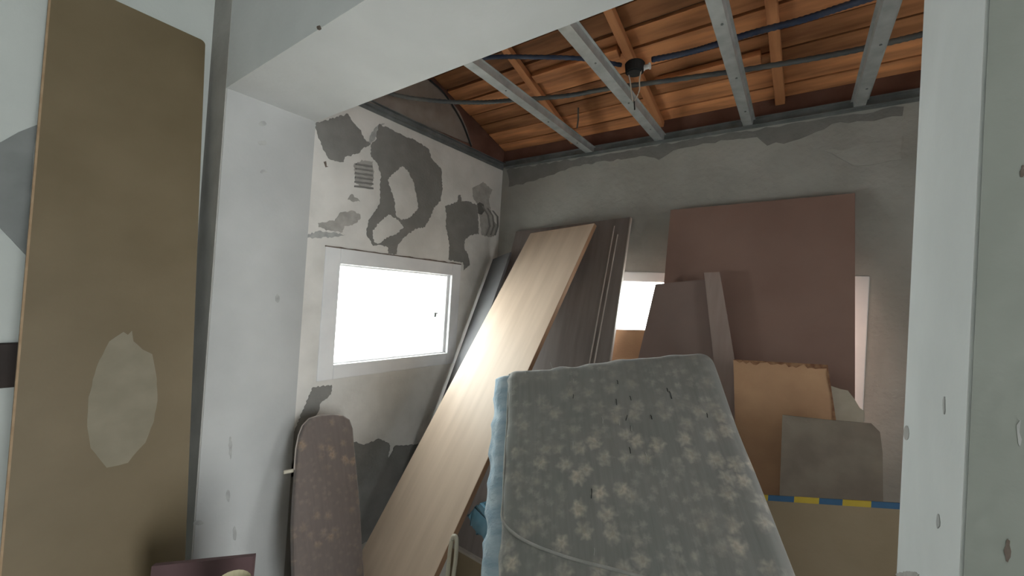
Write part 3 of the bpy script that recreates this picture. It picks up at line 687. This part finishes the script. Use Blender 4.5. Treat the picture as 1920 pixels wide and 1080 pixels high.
# small carton in the dark gap
A = at_y(848, 1023, 1.42); B = at_y(900, 1023, 1.42)
bm = bmesh.new(); box(bm, A[0]-.02, B[0]+.10, 1.42, 1.435, 0.0, A[2], bev=.003)
r_ = thing('drab_board', 'small drab board standing in the dark gap below the pale panel', 'board', Matrix.Identity(4))
obj('board', bm, 'card', r_)
bm = bmesh.new(); box(bm, A[0]-.022, B[0]+.102, 1.417, 1.438, A[2]-.008, A[2]+.003, bev=.002); obj('edge_strip', bm, 'bead', r_)
# cream tube standing on its own end
hk = [(833,1180),(838,1100),(842,1050),(846,1018),(850,1006),(855,1008),(856,1022),(854,1052),(850,1085),(846,1180)]
hp = spline([at_y(x, y, 1.22) for x, y in hk], 6)
b0_, b1_ = hp[0].copy(), hp[-1].copy(); b0_[2] = .0; b1_[2] = .0
b0_[0] -= .03; b1_[0] -= .03
tag(obj('bent_tube', tube([b0_]+hp+[b1_], .0085, 8), 'cream', smooth=True), 'cream metal tube bent into a hoop beside the pale panel', 'tube')

# ------------------------------------------------------------------ ironing board by the left window
a, b = -1.58, -.40                                # plane X = a + b*z
def ib(x, y):
    p = at_lean_x(x, y, a, b); return p
o_ = np.array([a, 0, 0.0]); u = np.array([0, 1.0, 0]); v = unit((b, 0, 1)); n_ = np.cross(u, v)
imw = frame(o_, u, v, n_)
out = [(552,1080),(550,990),(553,930),(557,880),(560,840),(565,815),(572,797),(584,784),(602,778),(625,776),(645,778),(657,786),(663,803),(665,830),(670,880),(677,960),(680,1020),(684,1080)]
pts = [(float((ib(x, y)-o_) @ u), float((ib(x, y)-o_) @ v)) for x, y in out]
pts = [(pts[0][0]+.02, .03)]+pts+[(pts[-1][0]-.05, .03)]
iroot = thing('ironing_board', 'ironing board with a dark floral cover standing below the left window', 'ironing board', imw)
cx = sum(p[0] for p in pts)/len(pts); cyy = sum(p[1] for p in pts)/len(pts)
bm = bmesh.new(); rings = []
for s, z in ((1.0, -.028), (1.0, -.012), (.985, -.004), (.95, .0), (.6, .003)):
    rings.append([bm.verts.new((cx+(p[0]-cx)*s, cyy+(p[1]-cyy)*(1-(1-s)*.35), z)) for p in pts])
for q in range(len(rings)-1):
    for i in range(len(pts)):
        j = (i+1) % len(pts); bm.faces.new((rings[q][i], rings[q][j], rings[q+1][j], rings[q+1][i]))
bm.faces.new(rings[-1]); bm.faces.new(rings[0][::-1])
obj('cover', bm, 'iron_cover', iroot)
obj('rim', tube([(p[0], p[1], -.026) for p in pts[4:-3]], .004, 8), 'bead', iroot)['label'] = 'pale rim'
yb0 = pts[3][0]
lp = [ (ib(541,884)), (ib(562,880)), (ib(640,870))]
obj('leg', tube([tuple((float((p-o_) @ u), float((p-o_) @ v), -.045)) for p in lp], .008, 8), 'cream', iroot, True)
obj('leg', tube([(cx-.03, .01, -.045), (cx+.03, pts[9][1]*.8, -.045)], .008, 8), 'cream', iroot, True)

# ------------------------------------------------------------------ front room: tall olive-brown panel and oddments
TL, TR, BL = rel((-2.257, .154, 1.052)), rel((-2.260, .619, 1.045)), rel((-1.876, .118, -1.494))
pmw, wd, ln = frame_from(TL, TR, BL)
proot = thing('tall_panel', 'tall olive-brown cupboard panel with a pale smear leaning on the front left wall', 'panel', pmw)
rc = .018
outl = [(0, 0), (wd, 0), (wd, ln-rc)]+[(wd-rc+rc*math.cos(t), ln-rc+rc*math.sin(t)) for t in (.4, .8, 1.2, 1.57)]+[(0, ln)]
obj('board', prism(outl, -.020, 0), 'brown_panel', proot)
obj('edge_strip', bx(-.0015, .004, .01, ln-.01, -.0195, .0012), 'panel_edge', proot)['label'] = 'tan edge strip'
sm = [(163,800),(166,745),(180,690),(205,640),(232,622),(240,628),(247,620),(250,640),(268,655),(285,664),(293,700),(295,750),(288,790),(272,830),(250,855),(240,868),(222,872),(200,877),(188,862),(170,840)]
sp = [(on_panel(pmw, x, y).x, on_panel(pmw, x, y).y) for x, y in sm]
obj('putty_smear', prism(rough_loop(sp, .02, .0012, 3), -.001, .0008), 'putty', proot)['label'] = 'pale oval smear'
# grey sheet on the wall behind the panel and a dark rail below it
FW = frame((XF, 0, 0), (0, 1, 0), (0, 0, 1), (1, 0, 0))
g = jpts([(-90,300),(0,266),(70,234),(60,300),(52,480),(20,448),(0,428),(-90,400)], XF)
o = tag(obj('grey_sheet', prism(rough_loop(g, .04, .003, 2), .001, .012), 'grey_cloth'), 'grey felt sheet hanging on the wall beside the tall panel', 'sheet'); o.matrix_world = FW
g = jpts([(-90,646),(40,650),(40,722),(-90,716)], XF)
ys_, zs_ = [p[0] for p in g], [p[1] for p in g]
o = tag(obj('wall_rail', bx(min(ys_), max(ys_), min(zs_), max(zs_), .0, .03, bev=.004), 'dark_wood'), 'dark wooden rail fixed to the wall behind the tall panel', 'rail'); o.matrix_world = FW
# mauve board low in front of the left jamb
A, B, D = at_y(284, 1062, .42), at_y(475, 1043, .62), at_y(466, 1082, .62)
rt = thing('low_board', 'low dull mauve board standing in front of the left jamb', 'board', Matrix.Identity(4))
u = unit(B-A); nn = unit(np.cross(u, (0, 0, 1.0)))
bm = bmesh.new(); vs = []
low0, low1 = np.array([A[0]-.05, A[1], .003]), np.array([B[0]-.03, B[1], .003])
q = [A, B, low1, low0]
f0 = [bm.verts.new(tuple(p)) for p in q]; f1 = [bm.verts.new(tuple(p+np.array([-nn[0], -nn[1], 0])*.016*(1 if nn[1] < 0 else -1))) for p in q]
bm.faces.new(f0); bm.faces.new(f1[::-1])
for i in range(4): bm.faces.new((f0[i], f0[(i+1) % 4], f1[(i+1) % 4], f1[i]))
obj('board', bm, 'mauve_card', rt)
c = at_y(438, 1090, .50)
rt = thing('paper_roll', 'cream paper roll standing in front of the low mauve board', 'paper roll', Matrix.Translation((c[0], c[1], 0)))
bm = bmesh.new(); nseg = 20; top = []; bot = []; ti = []
for i in range(nseg):
    a = 2*math.pi*i/nseg
    bot.append(bm.verts.new((.042*math.cos(a), .042*math.sin(a), .002))); top.append(bm.verts.new((.042*math.cos(a), .042*math.sin(a), c[2]-.006*math.cos(a)))); ti.append(bm.verts.new((.034*math.cos(a), .034*math.sin(a), c[2]-.03)))
for i in range(nseg):
    j = (i+1) % nseg; bm.faces.new((bot[i], bot[j], top[j], top[i])); bm.faces.new((top[i], top[j], ti[j], ti[i]))
bm.faces.new(bot[::-1]); bm.faces.new(ti)
obj('roll', bm, 'cream_cloth', rt)
